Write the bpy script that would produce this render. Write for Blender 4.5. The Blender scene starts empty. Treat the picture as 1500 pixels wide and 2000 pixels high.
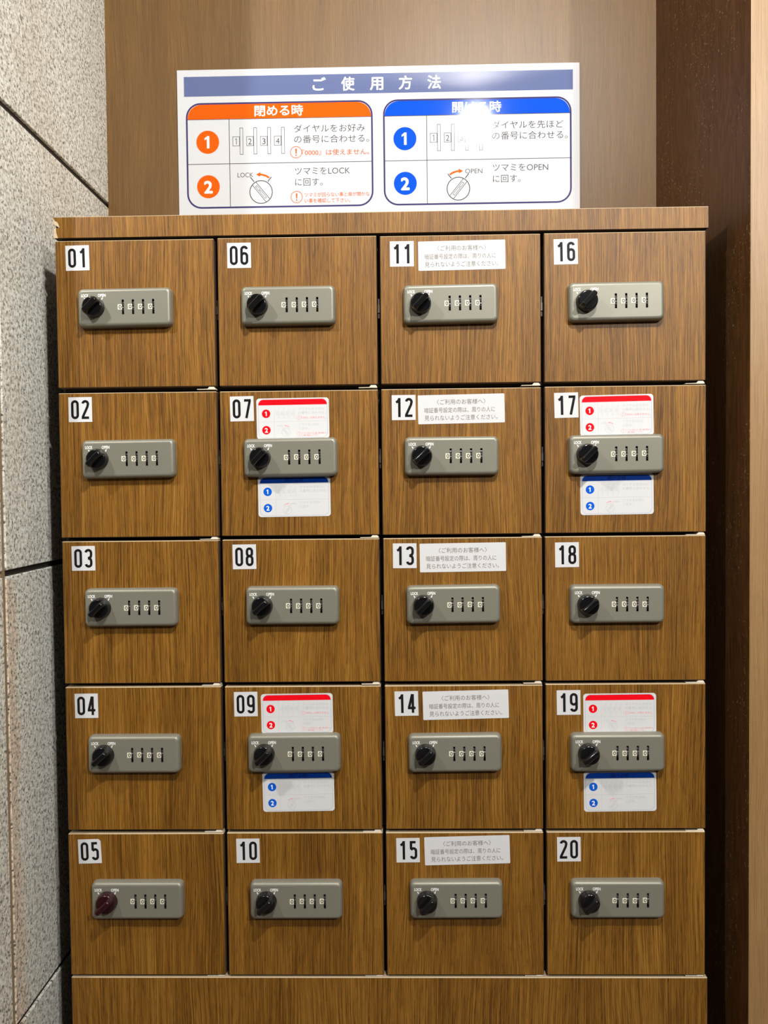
import bpy, bmesh, math, random
from mathutils import Matrix, Vector

random.seed(7)
SC = bpy.context.scene
COL = SC.collection
ZC = 1.15                                   # height of the middle of the door grid above the floor

# ------------------------------------------------------------------ camera
cam_data = bpy.data.cameras.new('camera')
cam_data.sensor_fit = 'HORIZONTAL'
cam_data.sensor_width = 36.0
cam_data.lens = 36.0 * 1650.0 / 1500.0
cam_data.clip_start = 0.02
cam = bpy.data.objects.new('camera', cam_data)
COL.objects.link(cam)
rot = Matrix(((0.99977, 0.009787, 0.019145), (0.018842, 0.030099, -0.999369), (-0.010357, 0.999499, 0.029908)))
cam.matrix_world = Matrix.Translation((0.02633, -1.17560, 1.32296)) @ rot.to_4x4()
SC.camera = cam

# ------------------------------------------------------------------ world, lights, exposure
SC.view_settings.view_transform = 'Standard'
SC.view_settings.look = 'None'
SC.view_settings.exposure = 0.0
SC.view_settings.gamma = 1.0
SC.view_settings.use_curve_mapping = False
world = bpy.data.worlds.new('world')
SC.world = world
world.use_nodes = True
world.node_tree.nodes['Background'].inputs['Color'].default_value = (1.0, 0.93, 0.84, 1)
world.node_tree.nodes['Background'].inputs['Strength'].default_value = 0.014


def spot(name, loc, target, watts, radius, angle, blend, color):
    d = bpy.data.lights.new(name, 'SPOT')
    d.energy = watts
    d.shadow_soft_size = radius
    d.spot_size = math.radians(angle)
    d.spot_blend = blend
    d.color = color
    o = bpy.data.objects.new(name, d)
    COL.objects.link(o)
    o.location = loc
    o.rotation_euler = (Vector(target) - Vector(loc)).to_track_quat('-Z', 'Y').to_euler()
    return o


# recessed ceiling downlights: one in front of the alcove, one beyond the granite wall; then an added, unseen fill light for lower doors and granite
WARM = (1.0, 0.975, 0.925)
spot('downlight_alcove', (0.308, -1.20, 2.622), (0.15, 0.0, 1.0), 116, 0.030, 168, 0.2, WARM)
spot('downlight_aisle', (-1.00, -1.05, 2.588), (-0.35, 0.0, 1.2), 62, 0.030, 110, 0.6, WARM)
spot('fill_light_right', (1.45, -2.60, 2.62), (0.0, 0.0, 0.8), 185, 0.050, 130, 0.4, WARM)


# ------------------------------------------------------------------ materials
def new_mat(name):
    m = bpy.data.materials.new(name)
    m.use_nodes = True
    nt = m.node_tree
    return m, nt, nt.nodes['Principled BSDF'], nt.links


def plain(name, col, rough=0.5, metal=0.0, spec=0.5, coat=0.0):
    m, nt, b, L = new_mat(name)
    b.inputs['Base Color'].default_value = (*col, 1)
    b.inputs['Roughness'].default_value = rough
    b.inputs['Metallic'].default_value = metal
    b.inputs['Specular IOR Level'].default_value = spec
    b.inputs['Coat Weight'].default_value = coat
    b.inputs['Coat Roughness'].default_value = 0.08
    return m


def ramp(nt, stops):
    r = nt.nodes.new('ShaderNodeValToRGB')
    e = r.color_ramp.elements
    while len(e) < len(stops):
        e.new(0.5)
    for k, (p, c) in enumerate(stops):
        e[k].position = p
        e[k].color = (*c, 1)
    return r


def math_node(nt, op, a, b=None):
    n = nt.nodes.new('ShaderNodeMath')
    n.operation = op
    for k, v in enumerate((a, b)):
        if v is None:
            continue
        if isinstance(v, (int, float)):
            n.inputs[k].default_value = v
        else:
            nt.links.new(v, n.inputs[k])
    return n.outputs[0]


def stretched_noise(nt, vec, scale, detail=2.0, rough=0.5):
    mp = nt.nodes.new('ShaderNodeMapping')
    mp.inputs['Scale'].default_value = scale
    nt.links.new(vec, mp.inputs['Vector'])
    n = nt.nodes.new('ShaderNodeTexNoise')
    n.inputs['Scale'].default_value = 1.0
    n.inputs['Detail'].default_value = detail
    n.inputs['Roughness'].default_value = rough
    nt.links.new(mp.outputs[0], n.inputs['Vector'])
    return n.outputs['Fac']


def wood(name, dark, mid, light, rough=0.42, spec=0.5, fine=1.0, contrast=1.0, bands=1.0, dust=False):
    m, nt, b, L = new_mat(name)
    tc = nt.nodes.new('ShaderNodeTexCoord')
    oi = nt.nodes.new('ShaderNodeObjectInfo')
    mul = nt.nodes.new('ShaderNodeVectorMath')
    mul.operation = 'MULTIPLY_ADD'
    cmb = nt.nodes.new('ShaderNodeCombineXYZ')
    for k in range(3):
        L.new(oi.outputs['Random'], cmb.inputs[k])
    L.new(cmb.outputs[0], mul.inputs[0])
    mul.inputs[1].default_value = (31.0, 17.0, 23.0)
    L.new(tc.outputs['Object'], mul.inputs[2])
    vec = mul.outputs[0]
    # slow sideways wander of the grain (cathedral figure)
    wander = stretched_noise(nt, vec, (9, 9, 3.2), 1.0)
    off = math_node(nt, 'MULTIPLY', math_node(nt, 'SUBTRACT', wander, 0.5), 0.022)
    cm2 = nt.nodes.new('ShaderNodeCombineXYZ')
    L.new(off, cm2.inputs[0])
    add = nt.nodes.new('ShaderNodeVectorMath')
    add.operation = 'ADD'
    L.new(vec, add.inputs[0])
    L.new(cm2.outputs[0], add.inputs[1])
    v2 = add.outputs[0]
    n1 = stretched_noise(nt, v2, (1150 * fine, 150, 12), 2.0, 0.6)     # fine fibres
    n2 = stretched_noise(nt, v2, (520 * fine, 60, 4.5), 2.0, 0.6)     # streaks
    n3 = stretched_noise(nt, v2, (26, 12, 1.6), 2.0, 0.5)            # broad bands
    n4 = stretched_noise(nt, v2, (850 * fine, 120, 50), 1.0, 0.5)     # pores
    s = math_node(nt, 'MULTIPLY', math_node(nt, 'SUBTRACT', n1, 0.5), 1.60 * contrast)
    s = math_node(nt, 'ADD', s, math_node(nt, 'MULTIPLY', math_node(nt, 'SUBTRACT', n2, 0.5), 0.60 * contrast))
    s = math_node(nt, 'ADD', s, math_node(nt, 'MULTIPLY', math_node(nt, 'SUBTRACT', n3, 0.5), 0.55 * bands))
    pores = math_node(nt, 'MULTIPLY', math_node(nt, 'GREATER_THAN', n4, 0.60), -0.17 * contrast)
    s = math_node(nt, 'ADD', math_node(nt, 'ADD', s, pores), 0.5)
    r = ramp(nt, [(0.12, dark), (0.5, mid), (0.9, light)])
    L.new(s, r.inputs['Fac'])
    col_out = r.outputs['Color']
    if dust:                                                      # pale dust specks and rubbed scratches
        sp = stretched_noise(nt, vec, (210, 210, 260), 1.0)
        zone = stretched_noise(nt, vec, (9, 9, 7), 1.0)
        k = math_node(nt, 'MULTIPLY', math_node(nt, 'GREATER_THAN', sp, 0.69), math_node(nt, 'GREATER_THAN', zone, 0.5))
        mx = nt.nodes.new('ShaderNodeMix')
        mx.data_type = 'RGBA'
        L.new(math_node(nt, 'MULTIPLY', k, 0.3), mx.inputs[0])
        L.new(col_out, mx.inputs[6])
        mx.inputs[7].default_value = (0.42, 0.32, 0.22, 1)
        col_out = mx.outputs[2]
    L.new(col_out, b.inputs['Base Color'])
    b.inputs['Roughness'].default_value = rough
    b.inputs['Specular IOR Level'].default_value = spec
    bp = nt.nodes.new('ShaderNodeBump')
    bp.inputs['Strength'].default_value = 0.12
    bp.inputs['Distance'].default_value = 0.0006
    L.new(s, bp.inputs['Height'])
    L.new(bp.outputs[0], b.inputs['Normal'])
    return m


def granite(name):
    m, nt, b, L = new_mat(name)
    tc = nt.nodes.new('ShaderNodeTexCoord')
    vec = tc.outputs['Object']
    big = stretched_noise(nt, vec, (5, 5, 5), 2.0)
    mid = stretched_noise(nt, vec, (180, 180, 180), 3.0, 0.7)
    base = ramp(nt, [(0.35, (0.15, 0.147, 0.125)), (0.46, (0.58, 0.575, 0.515)), (0.58, (0.84, 0.835, 0.77))])
    L.new(mid, base.inputs['Fac'])
    vo = nt.nodes.new('ShaderNodeTexVoronoi')
    vo.inputs['Scale'].default_value = 230.0
    L.new(vec, vo.inputs['Vector'])
    sep = nt.nodes.new('ShaderNodeSeparateColor')
    L.new(vo.outputs['Color'], sep.inputs[0])
    dist = vo.outputs['Distance']
    dark = math_node(nt, 'MULTIPLY', math_node(nt, 'GREATER_THAN', sep.outputs[0], 0.80), math_node(nt, 'LESS_THAN', dist, 0.50))
    pink = math_node(nt, 'MULTIPLY', math_node(nt, 'GREATER_THAN', sep.outputs[1], 0.78), 0.45)
    m1 = nt.nodes.new('ShaderNodeMix')
    m1.data_type = 'RGBA'
    L.new(pink, m1.inputs[0])
    L.new(base.outputs['Color'], m1.inputs[6])
    m1.inputs[7].default_value = (0.46, 0.41, 0.33, 1)
    m2 = nt.nodes.new('ShaderNodeMix')
    m2.data_type = 'RGBA'
    L.new(math_node(nt, 'MULTIPLY', dark, 0.85), m2.inputs[0])
    L.new(m1.outputs[2], m2.inputs[6])
    m2.inputs[7].default_value = (0.06, 0.055, 0.045, 1)
    # iron-brown staining in cloudy patches
    m3 = nt.nodes.new('ShaderNodeMix')
    m3.data_type = 'RGBA'
    st = ramp(nt, [(0.52, (0, 0, 0)), (0.75, (0.22, 0.22, 0.22))])
    L.new(big, st.inputs['Fac'])
    L.new(st.outputs['Color'], m3.inputs[0])
    L.new(m2.outputs[2], m3.inputs[6])
    m3.inputs[7].default_value = (0.46, 0.36, 0.25, 1)
    sx = nt.nodes.new('ShaderNodeSeparateXYZ')
    L.new(vec, sx.inputs[0])
    wob = math_node(nt, 'MULTIPLY', stretched_noise(nt, vec, (14, 14, 14), 2.0), 0.05)
    dj = math_node(nt, 'SUBTRACT', math_node(nt, 'ABSOLUTE', math_node(nt, 'ADD', sx.outputs[1], 0.066)), wob)
    near = math_node(nt, 'MINIMUM', math_node(nt, 'MAXIMUM', math_node(nt, 'MULTIPLY', dj, -70.0), 0.0), 1.0)
    low = math_node(nt, 'LESS_THAN', sx.outputs[2], 1.205)
    m4 = nt.nodes.new('ShaderNodeMix')
    m4.data_type = 'RGBA'
    m4.blend_type = 'MULTIPLY'
    L.new(math_node(nt, 'MULTIPLY', math_node(nt, 'MULTIPLY', near, low), 0.7), m4.inputs[0])
    L.new(m3.outputs[2], m4.inputs[6])
    m4.inputs[7].default_value = (0.95, 0.76, 0.62, 1)
    L.new(m4.outputs[2], b.inputs['Base Color'])
    b.inputs['Roughness'].default_value = 0.75
    bp = nt.nodes.new('ShaderNodeBump')
    bp.inputs['Strength'].default_value = 0.5
    bp.inputs['Distance'].default_value = 0.0015
    L.new(mid, bp.inputs['Height'])
    L.new(bp.outputs[0], b.inputs['Normal'])
    return m


WOOD = wood('door_wood', (0.072, 0.028, 0.0025), (0.198, 0.0835, 0.0072), (0.345, 0.166, 0.027), 0.46, 0.42)
PANEL = wood('panel_wood', (0.068, 0.030, 0.004), (0.135, 0.066, 0.012), (0.220, 0.116, 0.030), 0.45, 0.55, fine=1.25, contrast=0.6, bands=0.5)
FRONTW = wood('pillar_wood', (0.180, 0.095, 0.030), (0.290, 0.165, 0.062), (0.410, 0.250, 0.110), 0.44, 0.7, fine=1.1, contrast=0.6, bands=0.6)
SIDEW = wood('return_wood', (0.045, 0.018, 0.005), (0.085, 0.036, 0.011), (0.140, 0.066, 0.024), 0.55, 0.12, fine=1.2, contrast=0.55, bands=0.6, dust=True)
EDGE = plain('edge_band', (0.085, 0.045, 0.020), 0.5)
EDGE_PALE = plain('edge_highlight', (0.48, 0.37, 0.23), 0.55)  # highlight along upward-facing edges, painted in as a paler colour
CORE = plain('chipboard_core', (0.66, 0.50, 0.33), 0.9)
DARKWOOD = plain('dark_interior', (0.030, 0.016, 0.010), 0.7)
STONE = granite('granite')
MORTAR = plain('joint_filler', (0.018, 0.013, 0.009), 0.9)
SEALANT = plain('sealant', (0.25, 0.18, 0.10), 0.8)
PLATE = plain('lock_plate', (0.245, 0.238, 0.190), 0.42, 0.30, 0.5)
BLACK = plain('knob_black', (0.006, 0.006, 0.007), 0.15, 0.0, 0.5)
MAROON = plain('knob_maroon', (0.026, 0.004, 0.008), 0.22, 0.0, 0.5)
WHEEL = plain('wheel_black', (0.012, 0.012, 0.012), 0.4)
CREAM = plain('number_cream', (0.78, 0.75, 0.60), 0.5)
HINGE = plain('hinge_cream', (0.80, 0.70, 0.56), 0.5)
METAL = plain('latch_metal', (0.16, 0.14, 0.13), 0.4, 0.7)
WHITE = plain('sticker_white', (0.66, 0.66, 0.675), 0.5, 0, 0.15)
SIGNWHITE = plain('sign_white', (0.62, 0.635, 0.67), 0.050, 0, 0.5)
INKS = {}


def ink(name, col, rough=0.35):
    if name not in INKS:
        INKS[name] = plain('ink_' + name, col, rough, 0, 0.5 if rough < 0.2 else 0.12)
    return INKS[name]


I_BLACK = ink('black', (0.012, 0.011, 0.013))
I_WHITE = ink('white', (0.85, 0.85, 0.85))
LETTER = ink('lettering', (0.86, 0.86, 0.83), 0.5)
S_SLATE = ink('sign_slate', (0.120, 0.150, 0.300), 0.050)
S_NAVY = ink('sign_navy', (0.050, 0.045, 0.140), 0.050)
S_GREY = ink('sign_grey', (0.075, 0.075, 0.085), 0.050)
S_ORANGE = ink('sign_orange', (1.0, 0.105, 0.006), 0.050)
S_BLUE = ink('sign_blue', (0.004, 0.075, 0.66), 0.050)
S_WHITE = ink('sign_text_white', (0.85, 0.85, 0.87), 0.050)
L_RED = ink('label_red', (0.84, 0.004, 0.012))
L_PINK = ink('label_pale_red', (0.80, 0.36, 0.38))
L_BLUE = ink('label_blue', (0.004, 0.105, 0.62))
L_BAND = ink('label_band_blue', (0.003, 0.045, 0.34))
L_DARKB = ink('label_dark_blue', (0.003, 0.02, 0.16))
L_PALE = ink('label_pale_grey', (0.54, 0.55, 0.56))
L_LINE = ink('label_line', (0.36, 0.42, 0.52))
N_GREY = ink('notice_grey', (0.19, 0.17, 0.145))
FLOOR = plain('floor_tile', (0.12, 0.10, 0.08), 0.35)
CEIL = plain('ceiling_paint', (0.75, 0.72, 0.68), 0.8)


# ------------------------------------------------------------------ mesh helpers
class MB:
    """collects faces; x right, y depth (minus = towards the viewer), z up"""

    def __init__(self):
        self.v, self.f, self.m = [], [], []

    def face(self, pts, mi=0):
        n = len(self.v)
        self.v += [tuple(p) for p in pts]
        self.f.append(tuple(range(n, n + len(pts))))
        self.m.append(mi)

    def box(self, x0, x1, y0, y1, z0, z1, mi=0, open_front=False):
        n = len(self.v)
        self.v += [(x0, y0, z0), (x1, y0, z0), (x1, y1, z0), (x0, y1, z0), (x0, y0, z1), (x1, y0, z1), (x1, y1, z1), (x0, y1, z1)]
        q = [(0, 3, 2, 1), (4, 5, 6, 7), (1, 2, 6, 5), (2, 3, 7, 6), (3, 0, 4, 7)]
        if not open_front:
            q.append((0, 1, 5, 4))
        for a in q:
            self.f.append(tuple(n + i for i in a))
            self.m.append(mi)

    def prism(self, pts, y0, y1, mi=0, side_mi=None):
        """pts counter-clockwise seen from the front; y0 front, y1 back"""
        n = len(self.v)
        k = len(pts)
        self.v += [(p[0], y0, p[1]) for p in pts] + [(p[0], y1, p[1]) for p in pts]
        self.f.append(tuple(range(n, n + k)))
        self.m.append(mi)
        self.f.append(tuple(range(n + 2 * k - 1, n + k - 1, -1)))
        self.m.append(mi)
        for i in range(k):
            j = (i + 1) % k
            self.f.append((n + i, n + k + i, n + k + j, n + j))
            self.m.append(mi if side_mi is None else side_mi)

    def flat(self, pts, y, mi=0):
        self.face([(p[0], y, p[1]) for p in pts], mi)

    def ring(self, outer, inner, y, mi=0):
        k = len(outer)
        for i in range(k):
            j = (i + 1) % k
            self.flat([outer[i], outer[j], inner[j], inner[i]], y, mi)

    def ribbon(self, pts, w, y, closed=False, mi=0):
        """flat stroke of width w along a polyline with mitred joints"""
        k = len(pts)
        L, R = [], []
        for i in range(k):
            if closed:
                a, b, c = pts[i - 1], pts[i], pts[(i + 1) % k]
            else:
                a, b, c = pts[max(i - 1, 0)], pts[i], pts[min(i + 1, k - 1)]
            d1 = Vector((b[0] - a[0], b[1] - a[1]))
            d2 = Vector((c[0] - b[0], c[1] - b[1]))
            if d1.length < 1e-9:
                d1 = d2
            if d2.length < 1e-9:
                d2 = d1
            d1, d2 = d1.normalized(), d2.normalized()
            n1 = Vector((-d1.y, d1.x))
            n2 = Vector((-d2.y, d2.x))
            mv = n1 + n2
            mv = n1 if mv.length < 1e-6 else mv.normalized()
            s = min(w / 2 / max(mv.dot(n1), 0.4), w)
            L.append((b[0] + mv.x * s, b[1] + mv.y * s))
            R.append((b[0] - mv.x * s, b[1] - mv.y * s))
        for i in range(k if closed else k - 1):
            j = (i + 1) % k
            self.flat([R[i], R[j], L[j], L[i]], y, mi)

    def mesh(self, name, mats, smooth=False):
        me = bpy.data.meshes.new(name)
        me.from_pydata(self.v, [], self.f)
        for mt in mats:
            me.materials.append(mt)
        for p, mi in zip(me.polygons, self.m):
            p.material_index = mi
            p.use_smooth = smooth
        me.update()
        return me


def obj(name, mesh, parent=None, loc=(0, 0, 0), roty=0.0):
    o = bpy.data.objects.new(name, mesh)
    COL.objects.link(o)
    o.parent = parent
    o.location = loc
    o.rotation_euler = (0, roty, 0)
    return o


def empty(name, loc, label, cat, group=None):
    o = bpy.data.objects.new(name, None)
    COL.objects.link(o)
    o.location = loc
    o.empty_display_size = 0.02
    o['label'] = label
    o['category'] = cat
    if group:
        o['group'] = group
    return o


def struct(name, mesh, loc=(0, 0, 0)):
    o = obj(name, mesh, None, loc)
    o['kind'] = 'structure'
    return o


def rrect(w, h, r, seg=6, cx=0.0, cz=0.0):
    p = []
    for (sx, sz, a0) in ((1, -1, -90), (1, 1, 0), (-1, 1, 90), (-1, -1, 180)):
        for i in range(seg + 1):
            a = math.radians(a0 + 90 * i / seg)
            p.append((cx + sx * (w / 2 - r) + r * math.cos(a), cz + sz * (h / 2 - r) + r * math.sin(a)))
    return p


def disc(cx, cz, r, n=32):
    return [(cx + r * math.cos(2 * math.pi * i / n), cz + r * math.sin(2 * math.pi * i / n)) for i in range(n)]


def arc(cx, cz, r, a0, a1, n=10, rz=None):
    rz = r if rz is None else rz
    return [(cx + r * math.cos(math.radians(a0 + (a1 - a0) * i / n)), cz + rz * math.sin(math.radians(a0 + (a1 - a0) * i / n))) for i in range(n + 1)]


TEXT_CACHE = {}


def text_mesh(s, bold=0.0, spacing=1.0):
    key = (s, bold, spacing)
    if key not in TEXT_CACHE:
        c = bpy.data.curves.new('lettering', 'FONT')
        c.body = s
        c.offset = bold
        c.space_character = spacing
        c.resolution_u = 3
        o = bpy.data.objects.new('lettering', c)
        COL.objects.link(o)
        dg = bpy.context.evaluated_depsgraph_get()
        dg.update()
        me = bpy.data.meshes.new_from_object(o.evaluated_get(dg))
        TEXT_CACHE[key] = ([tuple(v.co) for v in me.vertices], [tuple(p.vertices) for p in me.polygons])
        bpy.data.objects.remove(o)
        bpy.data.meshes.remove(me)
        bpy.data.curves.remove(c)
    return TEXT_CACHE[key]


def put_text(mb, s, x0, x1, cz, em, y, mi=0, bold=0.0, spacing=1.0):
    """writes s between x0 and x1; bold (in ems) thickens the strokes"""
    vs, fs = text_mesh(s, 0.0, spacing)
    xa = min(v[0] for v in vs)
    xb = max(v[0] for v in vs)
    k = (x1 - x0) / (xb - xa)
    shifts = [(0, 0)]
    if bold:
        e = bold * em
        shifts += [(e * math.cos(a), e * math.sin(a)) for a in (i * math.pi / 3 + 0.3 for i in range(6))]
    for q, (dx, dz) in enumerate(shifts):
        n = len(mb.v)
        mb.v += [(x0 + (v[0] - xa) * k + dx, y - q * 0.000002, cz + (v[1] - 0.37) * em + dz) for v in vs]
        for f in fs:
            mb.f.append(tuple(n + i for i in f))
            mb.m.append(mi)


# ------------------------------------------------------------------ the setting
XL, XR, DB = -0.4937, 0.4871, 0.352       # left wall, right return, back panel
FR = -0.053                               # front of the right-hand wall


def bevelled(mb, name, mats, width, seg=2):
    me = mb.mesh(name, mats)
    bm = bmesh.new()
    bm.from_mesh(me)
    bmesh.ops.remove_doubles(bm, verts=bm.verts, dist=1e-6)
    bmesh.ops.bevel(bm, geom=bm.edges[:], offset=width, segments=seg, profile=0.5, affect='EDGES')
    bm.to_mesh(me)
    bm.free()
    return me


# granite slabs with open joints
wl = bmesh.new()
rows = [(0.0, ZC - 0.5510), (ZC - 0.5430, ZC + 0.0590), (ZC + 0.0675, ZC + 0.6800), (ZC + 0.6895, ZC + 1.295), (ZC + 1.3035, 2.70)]
cols = [(-0.13, -0.0845), (-0.0735, DB + 0.04)]
for z0, z1 in rows:
    for y0, y1 in cols:
        t = MB()
        dx = random.uniform(-0.0006, 0.0006)
        t.box(XL - 0.030, XL + dx, y0, y1, z0, z1)
        tm = bevelled(t, 'slab', [STONE], 0.0010, 1)
        wl.from_mesh(tm)
        bpy.data.meshes.remove(tm)
wm = bpy.data.meshes.new('wall_left')
wl.to_mesh(wm)
wl.free()
wm.materials.append(STONE)
wm.materials.append(MORTAR)
wm.materials.append(SEALANT)
bmx = bmesh.new()
bmx.from_mesh(wm)
t = MB()
t.box(XL - 0.060, XL - 0.0045, -0.13, DB + 0.04, 0.0, 2.70, 1)
t.box(XL - 0.012, XL - 0.0025, -0.0846, -0.0734, 0.0, 2.70, 2)
tm = t.mesh('mortar_bed', [STONE, MORTAR, SEALANT])
bmx.from_mesh(tm)
bmx.to_mesh(wm)
bmx.free()
struct('wall_left', wm)

t = MB()
t.box(XL, XR, DB, DB + 0.02, 0.0, 2.70)
struct('wall_back', t.mesh('wall_back', [PANEL]))
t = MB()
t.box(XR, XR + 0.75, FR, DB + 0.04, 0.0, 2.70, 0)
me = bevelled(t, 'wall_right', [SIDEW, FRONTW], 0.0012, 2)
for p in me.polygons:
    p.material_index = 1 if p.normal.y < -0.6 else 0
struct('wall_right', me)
t = MB()
t.box(-2.6, 3.4, -4.2, DB + 0.04, -0.05, 0.0)
struct('floor', t.mesh('floor', [FLOOR]))
t = MB()
t.box(-2.6, 3.4, -4.2, DB + 0.04, 2.70, 2.74)
struct('ceiling', t.mesh('ceiling', [CEIL]))

# ------------------------------------------------------------------ the cabinet that houses the lockers
cab = empty('locker_cabinet', (0, 0.17, 0.0), 'brown wood-grain cabinet housing four columns of lockers, chipped at its top left corner', 'cabinet')


def cab_part(name, mesh, loc=(0, 0, 0)):
    return obj(name, mesh, cab, (loc[0], loc[1] - 0.17, loc[2]))


def board_mesh(name, w, h, d, face, bevel=0.0009, top=True):
    """board with its front at y = 0, centred in x and z, laminate face and edge band"""
    t = MB()
    t.box(-w / 2, w / 2, 0, d, -h / 2, h / 2)
    me = bevelled(t, name, [face, EDGE, EDGE_PALE], bevel, 1)
    for p in me.polygons:
        n = p.normal
        if n.y < -0.95:
            p.material_index = 0
        elif n.z > 0.5 and top:
            p.material_index = 2  # upward faces take the painted highlight
        else:
            p.material_index = 1
    return me


# top board: laminate face over a chipboard core, left end chipped
mm = 0.001
tb0, tb1 = -0.4520, 0.4520
tz0, tz1 = ZC + 0.5229, ZC + 0.5511
h = tz1 - tz0
# outline of the laminate face (x, z from the lower left corner), with the broken-away end
face_out = [(7.2 * mm, 0), (tb1 - tb0, 0), (tb1 - tb0, h), (0.6 * mm, h), (3.2 * mm, h - 4.0 * mm), (6.0 * mm, h - 5.2 * mm),
            (8.4 * mm, h - 9.0 * mm), (9.6 * mm, h - 13.8 * mm), (4.6 * mm, h - 15.0 * mm), (4.8 * mm, h - 20 * mm)]
core_out = [(0.9 * mm, 0), (tb1 - tb0, 0), (tb1 - tb0, h), (0, h), (0.7 * mm, h - 4 * mm), (0.3 * mm, h - 7.8 * mm),
            (4.4 * mm, h - 11 * mm), (8.6 * mm, h - 13.9 * mm), (0.9 * mm, h - 15.1 * mm)]
full = [(0.9 * mm, 0), (tb1 - tb0, 0), (tb1 - tb0, h), (0, h)]
t = MB()
t.prism(core_out, 0.0008, 0.0100)
t.prism(full, 0.0100, 0.330, 1, 1)  # dark backing paints in the shade inside the chipped corner
core = t.mesh('top_board', [CORE, DARKWOOD])
for p in core.polygons:
    if p.normal.z < -0.9:
        p.material_index = 1  # underside coloured dark to stand in for shade in the gap below
top_part = cab_part('top_board', core, (tb0, 0, tz0))
t = MB()
t.prism(face_out, 0.0, 0.0008, 0, 0)
fo = obj('laminate_face', t.mesh('laminate_face', [WOOD, EDGE_PALE]), top_part)
t = MB()
t.prism([(0.012, h), (tb1 - tb0, h), (tb1 - tb0 - 0.0002, h + 0.0007), (0.0124, h + 0.0007)], 0.0002, 0.330, 0)
obj('edge_strip', t.mesh('edge_strip', [EDGE_PALE]), top_part)

# side panels, back and base
for sx, nm in ((-1, 'side_panel'), (1, 'side_panel')):
    t = MB()
    x1 = 0.4500
    x0 = 0.4462
    t.box(min(sx * x0, sx * x1), max(sx * x0, sx * x1), 0.0200, 0.330, 0.0, tz0 - 0.0002)
    cab_part(nm, t.mesh(nm, [DARKWOOD]))
t = MB()
t.box(-0.4455, 0.4455, 0.3205, 0.330, 0.02, tz0 - 0.0002)
cab_part('back_board', t.mesh('back_board', [DARKWOOD]))
bt = ZC - 0.5213
bh = bt - 0.004
cab_part('base_panel', board_mesh('base_panel', 0.9010, bh, 0.018, WOOD), (0.0014, 0, 0.004 + bh / 2))
t = MB()
t.box(-0.4455, 0.4455, 0.0205, 0.3200, 0.0, bt - 0.0005)
cab_part('plinth', t.mesh('plinth', [DARKWOOD]))

# ------------------------------------------------------------------ shared locker meshes


def plate_mesh():
    W_, H_, R_ = 0.1300, 0.0535, 0.0070
    lv = [(0.0, 0.0), (-0.0065, 0.0002), (-0.0090, 0.0009), (-0.0108, 0.0021), (-0.0117, 0.0036), (-0.0120, 0.0052)]
    bm = bmesh.new()
    loops = []
    for y, ins in lv:
        pts = rrect(W_ - 2 * ins, H_ - 2 * ins, max(R_ - ins * 0.75, 0.002), 6)
        loops.append([bm.verts.new((p[0], y, p[1])) for p in pts])
    k = len(loops[0])
    for a, b in zip(loops[:-1], loops[1:]):
        for i in range(k):
            j = (i + 1) % k
            f = bm.faces.new((a[i], a[j], b[j], b[i]))
            f.smooth = True
    # front face with four slots cut through it
    edges = [bm.edges.get((loops[-1][i], loops[-1][(i + 1) % k])) for i in range(k)]
    holes = []
    for sx in SLOTS:
        q = [bm.verts.new((sx + dx, -0.0120, dz)) for dx, dz in ((-0.0015, -0.0101), (0.0015, -0.0101), (0.0015, 0.0101), (-0.0015, 0.0101))]
        es = [bm.edges.new((q[i], q[(i + 1) % 4])) for i in range(4)]
        edges += es
        holes.append(q)
    bmesh.ops.triangle_fill(bm, edges=edges, use_beauty=True, use_dissolve=False, normal=(0, -1, 0))
    for q in holes:
        b = [bm.verts.new((v.co.x, -0.0030, v.co.z)) for v in q]
        for i in range(4):
            j = (i + 1) % 4
            f = bm.faces.new((q[i], q[j], b[j], b[i]))
            f.material_index = 1
        bm.faces.new(b).material_index = 1
    bmesh.ops.recalc_face_normals(bm, faces=bm.faces[:])
    for f in bm.faces:
        if f.normal.y < -0.99 and f.material_index == 0:
            f.smooth = False
    me = bpy.data.meshes.new('combination_lock')
    bm.to_mesh(me)
    bm.free()
    me.materials.append(PLATE)
    me.materials.append(WHEEL)
    return me


SLOTS = (-0.0015, 0.0125, 0.0265, 0.0405)
M_PLATE = plate_mesh()


def wheel_mesh():
    """knurled thumb wheel seen edge-on in its slot"""
    t = MB()
    n = 40
    r0, r1 = 0.0098, 0.0104
    pr = []
    for i in range(n):
        a = 2 * math.pi * i / n
        r = r1 if i % 2 else r0
        pr.append((r * math.cos(a), r * math.sin(a)))
    x0, x1 = -0.00125, 0.00125
    base = len(t.v)
    t.v += [(x0, p[0], p[1]) for p in pr] + [(x1, p[0], p[1]) for p in pr]
    for i in range(n):
        j = (i + 1) % n
        t.f.append((base + i, base + j, base + n + j, base + n + i))
        t.m.append(0)
    t.f.append(tuple(range(base, base + n)))
    t.m.append(0)
    t.f.append(tuple(range(base + 2 * n - 1, base + n - 1, -1)))
    t.m.append(0)
    return t.mesh('dial_wheel', [WHEEL])


M_WHEEL = wheel_mesh()


def window_mesh():
    t = MB()
    t.prism([(-0.0029, -0.0036), (0.0029, -0.0036), (0.0029, 0.0036), (-0.0029, 0.0036)], -0.0003, 0.0, 0)
    t.ribbon(arc(0.0003, 0.0, 0.0014, 0, 345, 23, 0.0021), 0.0009, -0.00036, True, 1)
    return t.mesh('number_window', [CREAM, I_BLACK])


M_WINDOW = window_mesh()


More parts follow.
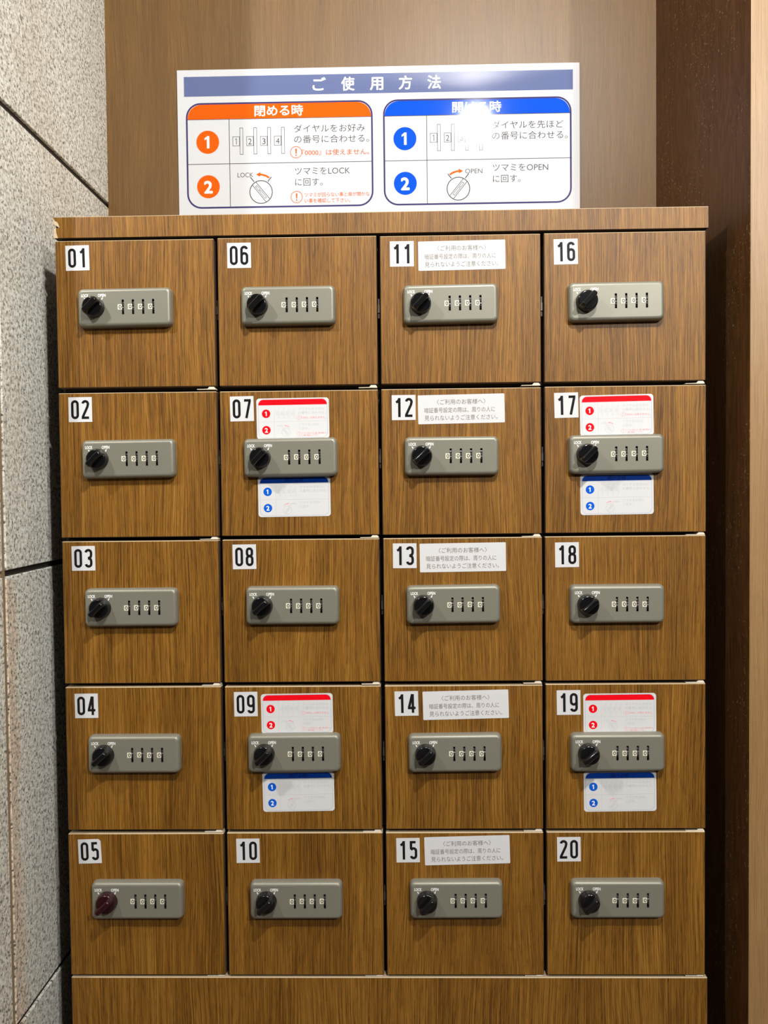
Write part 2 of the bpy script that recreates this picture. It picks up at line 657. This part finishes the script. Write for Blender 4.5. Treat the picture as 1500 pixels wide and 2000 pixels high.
def knob_mesh(mat):
    bm = bmesh.new()
    n = 40
    prof = [(0.0, 0.0146), (-0.0016, 0.0146), (-0.0030, 0.0141), (-0.0095, 0.0136), (-0.0108, 0.0130), (-0.0114, 0.0118)]
    loops = []
    for y, r in prof:
        loops.append([bm.verts.new((r * math.cos(2 * math.pi * i / n), y, r * math.sin(2 * math.pi * i / n))) for i in range(n)])
    for a, b in zip(loops[:-1], loops[1:]):
        for i in range(n):
            j = (i + 1) % n
            bm.faces.new((a[i], a[j], b[j], b[i])).smooth = True
    bm.faces.new(loops[-1])
    # raised grip bar, tapered and rounded
    lv = [(-0.0100, 0.0140, 0.0048), (-0.0170, 0.0133, 0.0040), (-0.0212, 0.0124, 0.0034), (-0.0227, 0.0110, 0.0022)]
    gl = []
    for y, hl, hw in lv:
        pts = rrect(2 * hl, 2 * hw, hw * 0.75, 4)
        gl.append([bm.verts.new((p[0], y, p[1])) for p in pts])
    k = len(gl[0])
    for a, b in zip(gl[:-1], gl[1:]):
        for i in range(k):
            j = (i + 1) % k
            bm.faces.new((a[i], a[j], b[j], b[i])).smooth = True
    bm.faces.new(gl[-1])
    bmesh.ops.recalc_face_normals(bm, faces=bm.faces[:])
    me = bpy.data.meshes.new('knob')
    bm.to_mesh(me)
    bm.free()
    me.materials.append(mat)
    return me


M_KNOB = knob_mesh(BLACK)
M_KNOB_MAROON = knob_mesh(MAROON)


def lettering_mesh():
    t = MB()
    y = -0.00012
    put_text(t, 'LOCK', -0.0050, 0.0050, 0.0, 0.0056, y, 0, 0.03)
    put_text(t, 'OPEN', 0.0181, 0.0287, 0.0, 0.0056, y, 0, 0.03)
    for cx, sx in ((-0.0003, 1), (0.0240, -1)):
        t.flat([(cx + sx * -0.0011, -0.0034), (cx + sx * 0.0004, -0.0064), (cx + sx * 0.0016, -0.0056), (cx + sx * 0.0003, -0.0030)], y, 0)
    me = t.mesh('lettering', [LETTER])
    return me


M_LETTER = lettering_mesh()

# pale pivot hinge peeping out under each door's right-hand corner
t = MB()
t.prism([(-0.0270, -0.0042), (-0.0010, -0.0042), (-0.0018, -0.0022), (-0.0034, -0.0007), (-0.0098, -0.0007), (-0.0122, -0.0034), (-0.0270, -0.0036)], 0.0010, 0.0165)
M_HINGE = t.mesh('pivot_hinge', [HINGE])
t = MB()
t.box(-0.0009, 0.0009, 0.0075, 0.0180, -0.0135, 0.0135)
t.box(-0.0012, 0.0012, 0.0060, 0.0180, -0.0060, 0.0050)
M_LATCH = t.mesh('latch', [METAL])


def compartment_mesh():
    t = MB()
    w, hh, d, k = 0.2222, 0.2056, 0.2990, 0.004
    t.box(-w / 2, -w / 2 + k, 0, d, -hh / 2, hh / 2)
    t.box(w / 2 - k, w / 2, 0, d, -hh / 2, hh / 2)
    t.box(-w / 2 + k, w / 2 - k, 0, d, -hh / 2, -hh / 2 + k)
    t.box(-w / 2 + k, w / 2 - k, 0, d, hh / 2 - k, hh / 2)
    t.box(-w / 2 + k, w / 2 - k, d - k, d, -hh / 2 + k, hh / 2 - k)
    return t.mesh('compartment', [DARKWOOD])


M_COMP = compartment_mesh()

# ---------------------------------------------------- numerals (condensed, drawn as strokes), box 10.4 x 26 mm
HW, HH = 0.00375, 0.01145
SW = 0.0035


def numeral(d):
    a, b = HW, HH
    if d == '0':
        return [(arc(0, b - a, a, 0, 180, 12) + arc(0, -b + a, a, 180, 360, 12), True)]
    if d == '1':
        return [([(0.0014, -b - SW / 2), (0.0014, b + SW / 2)], False), ([(-0.0032, b - 0.0042), (-0.0008, b - 0.0030), (0.0014, b + 0.0002)], False)]
    if d == '2':
        return [(arc(0, b - a, a, 170, -20, 12) + [(a * 0.75, b - 2.1 * a), (-a, -b + 0.0012), (-a, -b), (a + SW / 3, -b)], False)]
    if d == '3':
        return [(arc(0, b - a, a, 172, 0, 12) + [(a, 0.0042), (a * 0.82, 0.0019), (a * 0.35, 0.0006), (-0.0008, 0.0002)], False),
                ([(-0.0008, 0.0000), (a * 0.35, -0.0004), (a * 0.82, -0.0017), (a, -0.0040)] + arc(0, -b + a, a, 0, -172, 12), False)]
    if d == '4':
        return [([(0.0016, -b - SW / 2), (0.0016, b + SW / 2)], False), ([(0.0010, b + SW / 2), (-a - 0.0001, -b + 0.0054)], False),
                ([(-a - 0.0017, -b + 0.0052), (a + 0.0016, -b + 0.0052)], False)]
    if d == '5':
        return [([(a * 0.95, b), (-a * 0.80, b), (-a * 0.80, 0.0015)], False), ([(-a * 0.80, 0.0004)] + arc(0.0004, -0.0008, a * 0.92, 135, 0, 8) + arc(0.0004, -b + a, a * 0.92, 0, -172, 12), False)]
    if d == '6':
        return [(arc(0, -0.0010, a, 180, 0, 10) + arc(0, -b + a, a, 360, 180, 10), True), ([(-a, -0.0030), (-a, b - a)] + arc(0, b - a, a, 180, 12, 12), False)]
    if d == '7':
        return [([(-a - 0.0002, b), (a, b), (a, b - 0.0014), (-a * 0.35, -b - SW / 2)], False)]
    if d == '8':
        return [(arc(0, b - a * 0.95, a * 0.92, 0, 180, 10) + arc(0, 0.0045, a * 0.92, 180, 360, 10), True),
                (arc(0, -0.0030, a, 0, 180, 10) + arc(0, -b + a, a, 180, 360, 10), True)]
    if d == '9':
        return [([(-x, -z) for x, z in arc(0, -0.0010, a, 180, 0, 10) + arc(0, -b + a, a, 360, 180, 10)], True),
                ([(-x, -z) for x, z in [(-a, -0.0030), (-a, b - a)] + arc(0, b - a, a, 180, 12, 12)], False)]


def numerals_mesh(s):
    t = MB()
    for ch, cx in zip(s, (-0.0074, 0.0072)):
        for kk, (pts, closed) in enumerate(numeral(ch)):
            t.ribbon([(cx + p[0], p[1]) for p in pts], SW, -0.0004 - 0.00004 * kk, closed)
    return t.mesh('numerals', [I_BLACK])


t = MB()
t.prism([(-0.0165, -0.0173), (0.0165, -0.0173), (0.0165, 0.0173), (-0.0165, 0.0173)], -0.0003, 0.0)
M_NUMBER = t.mesh('number_sticker', [WHITE])
t = MB()
t.prism([(-0.0165, -0.0173), (0.0165, -0.0173), (0.0159, 0.0142), (0.0126, 0.0173), (-0.0165, 0.0173)], -0.0003, 0.0)
M_NUMBER_WORN = t.mesh('number_sticker', [WHITE])

# ---------------------------------------------------- privacy notice of the third column
t = MB()
t.prism(rrect(0.1198, 0.0400, 0.0012, 3), -0.0003, 0.0)
M_NOTICE = t.mesh('privacy_notice', [WHITE])
t = MB()
put_text(t, '〈ご利用のお客様へ〉', -0.0335, 0.0335, 0.0100, 0.0078, -0.0004)
put_text(t, '暗証番号設定の際は、周りの人に', -0.0510, 0.0465, -0.0012, 0.0078, -0.0004)
put_text(t, '見られないようご注意ください。', -0.0510, 0.0500, -0.0118, 0.0078, -0.0004)
M_NOTICE_TEXT = t.mesh('printing', [N_GREY])


# ---------------------------------------------------- the usage panel artwork (shared by the big sign and the small labels)
def panel_art(kind, s, y, lw):
    """units follow the big sign (367 x 205 per panel), scaled by s; returns builders by part name"""
    P = {k: MB() for k in ('frame', 'header_band', 'heading_text', 'badge_one', 'badge_two', 'badge_digit_one', 'badge_digit_two', 'printing', 'warning_printing')}
    S = lambda pts: [(p[0] * s, p[1] * s) for p in pts]
    w, h, r = 364.0, 202.0, 27.0
    # frame line
    P['frame'].ring(S(rrect(w + lw, h + lw, r + lw / 2, 8)), S(rrect(w - lw, h - lw, r - lw / 2, 8)), y - 0.00004)
    # header
    hb = 70.5
    pts = [(w / 2 - lw / 2, hb)] + [p for p in rrect(w - lw, h - lw, r, 8) if p[1] > h / 2 - lw / 2 - r - 0.5] + [(-w / 2 + lw / 2, hb)]
    P['header_band'].flat(S(pts), y - 0.00002)
    th = {'close': '閉める時', 'open': '開ける時'}[kind]
    put_text(P['heading_text'], th, -48 * s, 47 * s, 85.5 * s, 22.5 * s, y - 0.00008, 0, 0.02)
    pr, wn = P['printing'], P['warning_printing']
    yi, y2 = y - 0.00003, y - 0.00007
    tl = 1.3 if lw > 2 else 1.5
    pr.flat(S([(-98.5 - tl / 2, -100), (-98.5 + tl / 2, -100), (-98.5 + tl / 2, hb), (-98.5 - tl / 2, hb)]), yi)
    pr.flat(S([(-181, -16 - tl / 2), (181, -16 - tl / 2), (181, -16 + tl / 2), (-181, -16 + tl / 2)]), yi - 0.00001)
    pr.flat(S([(-181, hb - tl / 2), (181, hb - tl / 2), (181, hb + tl / 2), (-181, hb + tl / 2)]), yi)
    for nm, cz, dg in (('one', 26.5, '1'), ('two', -60.0, '2')):
        P['badge_' + nm].flat(S(disc(-141.3, cz, 22.5, 40)), yi)
        bd = P['badge_digit_' + nm]
        if dg == '1':
            bd.flat(S([(-143.0, cz - 12), (-138.0, cz - 12), (-138.0, cz + 12), (-142.0, cz + 12), (-147.5, cz + 7.5), (-147.5, cz + 3.8), (-143.0, cz + 6.4)]), y - 0.00008)
        else:
            put_text(bd, dg, -149 * s, -134 * s, cz * s, 33 * s, y - 0.00008, 0, 0.035)
    # four dials
    for k in range(4):
        sx = -74.8 + 27.3 * k
        pr.ring(S([(sx - 3.4, 1.5), (sx + 3.4, 1.5), (sx + 3.4, 53.5), (sx - 3.4, 53.5)]), S([(sx - 2.5, 2.5), (sx + 2.5, 2.5), (sx + 2.5, 52.5), (sx - 2.5, 52.5)]), y2)
        bx = sx - 10.4
        pr.ring(S([(bx - 7, 18), (bx + 7, 18), (bx + 7, 36.5), (bx - 7, 36.5)]), S([(bx - 6.1, 18.9), (bx + 6.1, 18.9), (bx + 6.1, 35.6), (bx - 6.1, 35.6)]), y2 - 0.00001)
        if k:
            put_text(pr, str(k + 1), (bx - 3.4) * s, (bx + 3.4) * s, 27 * s, 16.5 * s, y2 - 0.00002)
        else:
            pr.ribbon(S([(bx - 1.6, 30.6), (bx + 0.6, 32.6), (bx + 0.6, 21.4)]), 1.2 * s, y2 - 0.00002)
    # wording
    l1, l2 = ('ダイヤルをお好み', 'ダイヤルを先ほど')[kind == 'open'], 'の番号に合わせる。'
    put_text(pr, l1, 29 * s, 168 * s, 49.6 * s, 16.5 * s, y2)
    put_text(pr, l2, 29 * s, 176 * s, 29.0 * s, 16.5 * s, y2)
    put_text(pr, 'ツマミを' + ('OPEN' if kind == 'open' else 'LOCK'), 30 * s, 138 * s, -32.5 * s, 16.5 * s, y2)
    put_text(pr, 'に回す。', 30 * s, 84 * s, -54.0 * s, 16.5 * s, y2)
    # the turning knob
    kx, kz, kr = -37.5, -72.0, 23.0
    pr.ring(S(disc(kx, kz, kr, 40)), S(disc(kx, kz, kr - 1.7, 40)), y2)
    sg = -1 if kind == 'close' else 1
    ca, sa = math.cos(math.radians(51)), math.sin(math.radians(51))

    def along(u, v):
        return (kx + sg * (u * ca - v * sa), kz + u * sa + v * ca)
    for v in (-4.6, 4.6):
        pr.ribbon(S([along(-22.0, v), along(22.0, v)]), 1.2 * s, y2 - 0.00001)
    for u0, u1 in ((-15, 3), (5, 15)):
        pr.ribbon(S([along(u0, -1.8), along(u1, -1.8), along(u1, 1.8), along(u0, 1.8)]), 0.9 * s, y2 - 0.00001, True)
    for q in (-1, 1):
        pr.ribbon(S([(kx + q * 13.5, kz + 20), (kx + q * 20.5, kz + 29)]), 1.8 * s, y2 - 0.00001)
    if kind == 'close':
        put_text(pr, 'LOCK', -83.5 * s, -52.5 * s, -38 * s, 13.0 * s, y2)
    else:
        put_text(pr, 'OPEN', -24 * s, 9.5 * s, -38 * s, 13.0 * s, y2)
    # red arrow
    q = -sg
    curve = [(kx + q * -16.5, kz + 27.5), (kx + q * -10, kz + 31.5), (kx + q * -3, kz + 33.5), (kx + q * 2, kz + 34.2)]
    if kind == 'close':
        curve = [(-(p[0] - kx) + kx, p[1]) for p in curve]
        tip = [(kx - 9.5, kz + 34), (kx - 1.5, kz + 29.8), (kx - 0.5, kz + 39.0)]
    else:
        curve = [(-(p[0] - kx) + kx, p[1]) for p in curve]
        tip = [(kx + 9.5, kz + 34), (kx + 0.5, kz + 39.0), (kx + 1.5, kz + 29.8)]
    wn.ribbon(S(curve), 3.6 * s, y2)
    wn.flat(S(tip), y2 - 0.00001)
    if kind == 'close':
        for cz in (4.0, -83.0):
            wn.ring(S(disc(32.5, cz, 11.8, 30)), S(disc(32.5, cz, 10.5, 30)), y2)
            wn.flat(S([(31.5, cz - 3), (33.5, cz - 3), (34.2, cz + 7), (30.8, cz + 7)]), y2)
            wn.flat(S(disc(32.5, cz - 5.8, 1.5, 10)), y2)
        put_text(wn, '『0000』は使えません。', 44 * s, 176 * s, 3.0 * s, 12.5 * s, y2, 0, 0.010)
        put_text(wn, 'ツマミが回らない事と扉が開かな', 48 * s, 176 * s, -79.0 * s, 9.2 * s, y2, 0, 0.010)
        put_text(wn, 'い事を確認して下さい。', 48 * s, 138 * s, -90.5 * s, 9.2 * s, y2, 0, 0.010)
    return P


def badge_mesh(P, which, mat_bg, mat_fg):
    a, b = P['badge_' + which], P['badge_digit_' + which]
    n = len(a.v)
    a.v += b.v
    a.f += [tuple(i + n for i in f) for f in b.f]
    a.m += [1] * len(b.f)
    return a.mesh('step_badge', [mat_bg, mat_fg])


LABEL = {}
for kind in ('close', 'open'):
    P = panel_art(kind, 0.000263, -0.0003, 1.6)
    t = MB()
    t.prism(rrect(0.1010, 0.0564, 0.0042, 6), -0.0003, 0.0)
    col = L_RED if kind == 'close' else L_BLUE
    band = L_RED if kind == 'close' else L_BAND
    d = {'base': t.mesh('instruction_label', [WHITE]),
         'header_band': P['header_band'].mesh('header_band', [band]),
         'frame_line': P['frame'].mesh('frame_line', [L_LINE]),
         'badges': [badge_mesh(P, 'one', col, I_WHITE), badge_mesh(P, 'two', col, I_WHITE)],
         'printing': P['printing'].mesh('printing', [L_PALE]),
         'warning_printing': P['warning_printing'].mesh('warning_printing', [L_PINK])}
    if kind == 'open':
        d['heading_text'] = P['heading_text'].mesh('heading_text', [L_DARKB])
    LABEL[kind] = d


def small_label(kind, parent, loc, ang):
    d = LABEL[kind]
    o = obj('instruction_label', d['base'], parent, loc, ang)
    o['label'] = 'white label with a red heading band' if kind == 'close' else 'white label with a blue heading band'
    for k in ('header_band', 'frame_line', 'heading_text', 'printing', 'warning_printing'):
        if k in d:
            obj(k, d[k], o)
    for m_ in d['badges']:
        obj('step_badge', m_, o)


# ------------------------------------------------------------------ the twenty lockers
COLX = [(-0.4490, -0.2278), (-0.2233, -0.0030), (0.0019, 0.2228), (0.2272, 0.4487)]
ROWZ = [(0.5187, 0.3149), (0.3082, 0.1062), (0.1010, -0.1000), (-0.1055, -0.3093), (-0.3140, -0.5182)]
PLATES = {1: (-350.9, 424.0), 2: (-349.8, 215.3), 3: (-350.3, 8.2), 4: (-350.0, -198.5), 5: (-349.4, -406.3),
          6: (-125.0, 423.6), 7: (-124.5, 215.0), 8: (-124.6, 9.2), 9: (-124.9, -198.0), 10: (-125.0, -406.4),
          11: (98.3, 422.7), 12: (98.0, 214.4), 13: (98.8, 9.0), 14: (99.6, -198.8), 15: (99.9, -405.8),
          16: (324.2, 422.6), 17: (324.2, 214.6), 18: (324.7, 8.0), 19: (325.0, -198.8), 20: (324.7, -405.4)}
STICK = {1: (-418.5, 494.9), 2: (-418.9, 285.0), 3: (-418.9, 76.8), 4: (-419.0, -131.8), 5: (-418.5, -339.7),
         6: (-193.1, 495.0), 7: (-192.4, 283.4), 8: (-192.1, 77.0), 9: (-193.3, -130.6), 10: (-193.4, -339.4),
         11: (32.2, 493.6), 12: (32.6, 282.4), 13: (32.1, 76.5), 14: (32.6, -131.0), 15: (32.8, -339.1),
         16: (257.3, 493.2), 17: (257.2, 282.9), 18: (257.4, 75.9), 19: (258.8, -130.8), 20: (258.4, -338.2)}
STICK_ANG = {1: 0.8, 5: 1.5, 7: 0.7, 17: 1.0, 16: 0.9, 9: 0.5, 14: 0.9}
NOTICE = {11: (114.6, 490.5, 0.5), 12: (112.3, 279.6, 0.65), 13: (112.9, 73.6, 0.5), 14: (115.4, -133.2, 1.2), 15: (115.9, -339.3, 1.4)}
LABELS_AT = {7: ((-121.6, 269.3, 0.4), (-121.0, 160.8, 0.4)), 17: ((326.5, 268.3, 0.8), (326.6, 159.3, 0.45)),
             9: ((-121.3, -144.3, 0.6), (-120.8, -255.0, 0.8)), 19: ((329.8, -146.5, 0.4), (330.0, -256.4, 0.6))}
NAMES = {
    1: 'wood-grain locker numbered 01 at the top left, plain door with grey lock',
    2: 'wood-grain locker numbered 02 directly below locker 01, plain door with grey lock',
    3: 'wood-grain locker numbered 03 in the middle of the left column, plain door',
    4: 'wood-grain locker numbered 04 between lockers 03 and 05 beside the granite wall',
    5: 'wood-grain locker numbered 05 at the bottom left, with a dark maroon knob',
    6: 'wood-grain locker numbered 06 at the top of the second column, plain door',
    7: 'wood-grain locker numbered 07 with red and blue instruction labels around its lock',
    8: 'wood-grain locker numbered 08 between the two label-covered lockers 07 and 09',
    9: 'wood-grain locker numbered 09 with red and blue instruction labels, above locker 10',
    10: 'wood-grain locker numbered 10 at the bottom of the second column, plain door',
    11: 'wood-grain locker numbered 11 with a white printed notice, top of third column',
    12: 'wood-grain locker numbered 12 with a white printed notice, below locker 11',
    13: 'wood-grain locker numbered 13 with a white printed notice, middle of third column',
    14: 'wood-grain locker numbered 14 with a white printed notice, above locker 15',
    15: 'wood-grain locker numbered 15 with a white printed notice, bottom of third column',
    16: 'wood-grain locker numbered 16 at the top right, plain door with grey lock',
    17: 'wood-grain locker numbered 17 with red and blue labels, below locker 16',
    18: 'wood-grain locker numbered 18 in the right column between labelled lockers 17 and 19',
    19: 'wood-grain locker numbered 19 with red and blue labels, above locker 20',
    20: 'wood-grain locker numbered 20 at the bottom right, plain door with grey lock'}

for n in range(1, 21):
    c, r = (n - 1) // 5, (n - 1) % 5
    j = lambda a=0.0004: random.uniform(-a, a)
    x0, x1 = COLX[c][0] + j(), COLX[c][1] + j()
    z1, z0 = ZC + ROWZ[r][0] + j(0.0005), ZC + ROWZ[r][1] + j(0.0005)
    cx, cz = (x0 + x1) / 2, (z0 + z1) / 2
    root = empty('locker', (cx, 0.009, z0), NAMES[n], 'locker', 'numbered lockers in the wooden cabinet')
    fx, fz = -cx, -z0                      # world to local

    def at(x, z, y=0.0):
        return (x + fx, y - 0.009, z + fz)
    pitch_x = (-0.3342, -0.1114, 0.1114, 0.3342)[c]
    pitch_z = ZC + 0.4157 - 0.2079 * r - 0.0005
    obj('compartment', M_COMP, root, at(pitch_x, pitch_z, 0.0205))
    door = obj('door', board_mesh('door', x1 - x0, z1 - z0, 0.018, WOOD, 0.0009), root, at(cx, cz))
    # lock
    px, pz = PLATES[n]
    lock = obj('combination_lock', M_PLATE, root, at(px * mm, ZC + pz * mm), math.radians(random.uniform(-0.5, 0.1)))
    kn = obj('knob', M_KNOB_MAROON if n == 5 else M_KNOB, lock, (-0.0413, -0.0120, 0.0002), math.radians(-43 + random.uniform(-3, 3)))
    kn['label'] = 'dark maroon knob' if n == 5 else 'glossy black knob'
    for sx in SLOTS:
        obj('dial_wheel', M_WHEEL, lock, (sx, -0.0024, 0.0), 0.0)
        obj('number_window', M_WINDOW, lock, (sx - 0.0042, -0.0120, random.uniform(-0.0003, 0.0003)))
    obj('lettering', M_LETTER, lock, (-0.0538, -0.0120, 0.0166))
    # number
    sx, sz = STICK[n]
    ang = math.radians(-STICK_ANG.get(n, 0.3 + random.uniform(-0.3, 0.3)))
    st = obj('number_sticker', M_NUMBER_WORN if n == 5 else M_NUMBER, root, at(sx * mm, ZC + sz * mm), ang)
    obj('numerals', numerals_mesh('%02d' % n), st)
    if n in NOTICE:
        a = NOTICE[n]
        no = obj('privacy_notice', M_NOTICE, root, at(a[0] * mm, ZC + a[1] * mm), math.radians(-a[2]))
        obj('printing', M_NOTICE_TEXT, no)
    if n in LABELS_AT:
        for kind, a in zip(('close', 'open'), LABELS_AT[n]):
            small_label(kind, root, at(a[0] * mm, ZC + a[1] * mm), math.radians(-a[2]))
    hg = obj('pivot_hinge', M_HINGE, root, at(x1, z0))
    if r == 4:
        hg.scale = (1, 1, 0.55)
    hg['label'] = 'cream pivot hinge at the lower right corner'
    if c > 0:
        obj('latch', M_LATCH, root, at(x0 - 0.0023, ZC + pz * mm - 0.002))

# ------------------------------------------------------------------ the big instruction sign on the back panel
U = 0.000909
sign = empty('instruction_sign', (-0.0067, DB - 0.0025, ZC + 0.9191 - 296.5 * U), 'white glossy instruction sign with orange and blue halves on the panel above the lockers', 'sign')
sy = -0.0025                                # front of the board, local


def sb(b):                                  # rows measured down from the top edge of the board
    return (296.5 / 2 - b) * U + 296.5 * U / 2


t = MB()
t.box(-393.6 * U, 393.6 * U, sy, 0.0025, sb(296.5), sb(0))
obj('board', bevelled(t, 'board', [SIGNWHITE], 0.0004, 1), sign)
t = MB()
t.flat([(-380 * U, sb(51.7)), (380.5 * U, sb(51.7)), (380.5 * U, sb(13.3)), (-380 * U, sb(13.3))], sy - 0.00004)
tbnd = obj('title_band', t.mesh('title_band', [S_SLATE]), sign)
t = MB()
for k, ch in enumerate('ご使用方法'):
    gx = -114 + 56.2 * k
    put_text(t, ch, (gx - 12.5) * U, (gx + 12.5) * U, sb(32.5), 28 * U, sy - 0.00009, 0, 0.022)
obj('title_text', t.mesh('title_text', [S_WHITE]), tbnd)
for kind, du in (('close', -193.5), ('open', 194.0)):
    P = panel_art(kind, U, 0.0, 3.4)
    colr = S_ORANGE if kind == 'close' else S_BLUE
    fr = obj('closing_panel' if kind == 'close' else 'opening_panel', P['frame'].mesh('panel_frame', [S_NAVY]), sign, (du * U, sy, sb(167.0)))
    fr['label'] = 'orange-headed panel on how to close' if kind == 'close' else 'blue-headed panel on how to open'
    obj('header_band', P['header_band'].mesh('header_band', [colr]), fr)
    obj('heading_text', P['heading_text'].mesh('heading_text', [S_WHITE]), fr)
    obj('step_badge', badge_mesh(P, 'one', colr, S_WHITE), fr)
    obj('step_badge', badge_mesh(P, 'two', colr, S_WHITE), fr)
    obj('printing', P['printing'].mesh('printing', [S_GREY]), fr)
    obj('warning_printing', P['warning_printing'].mesh('warning_printing', [S_ORANGE]), fr)
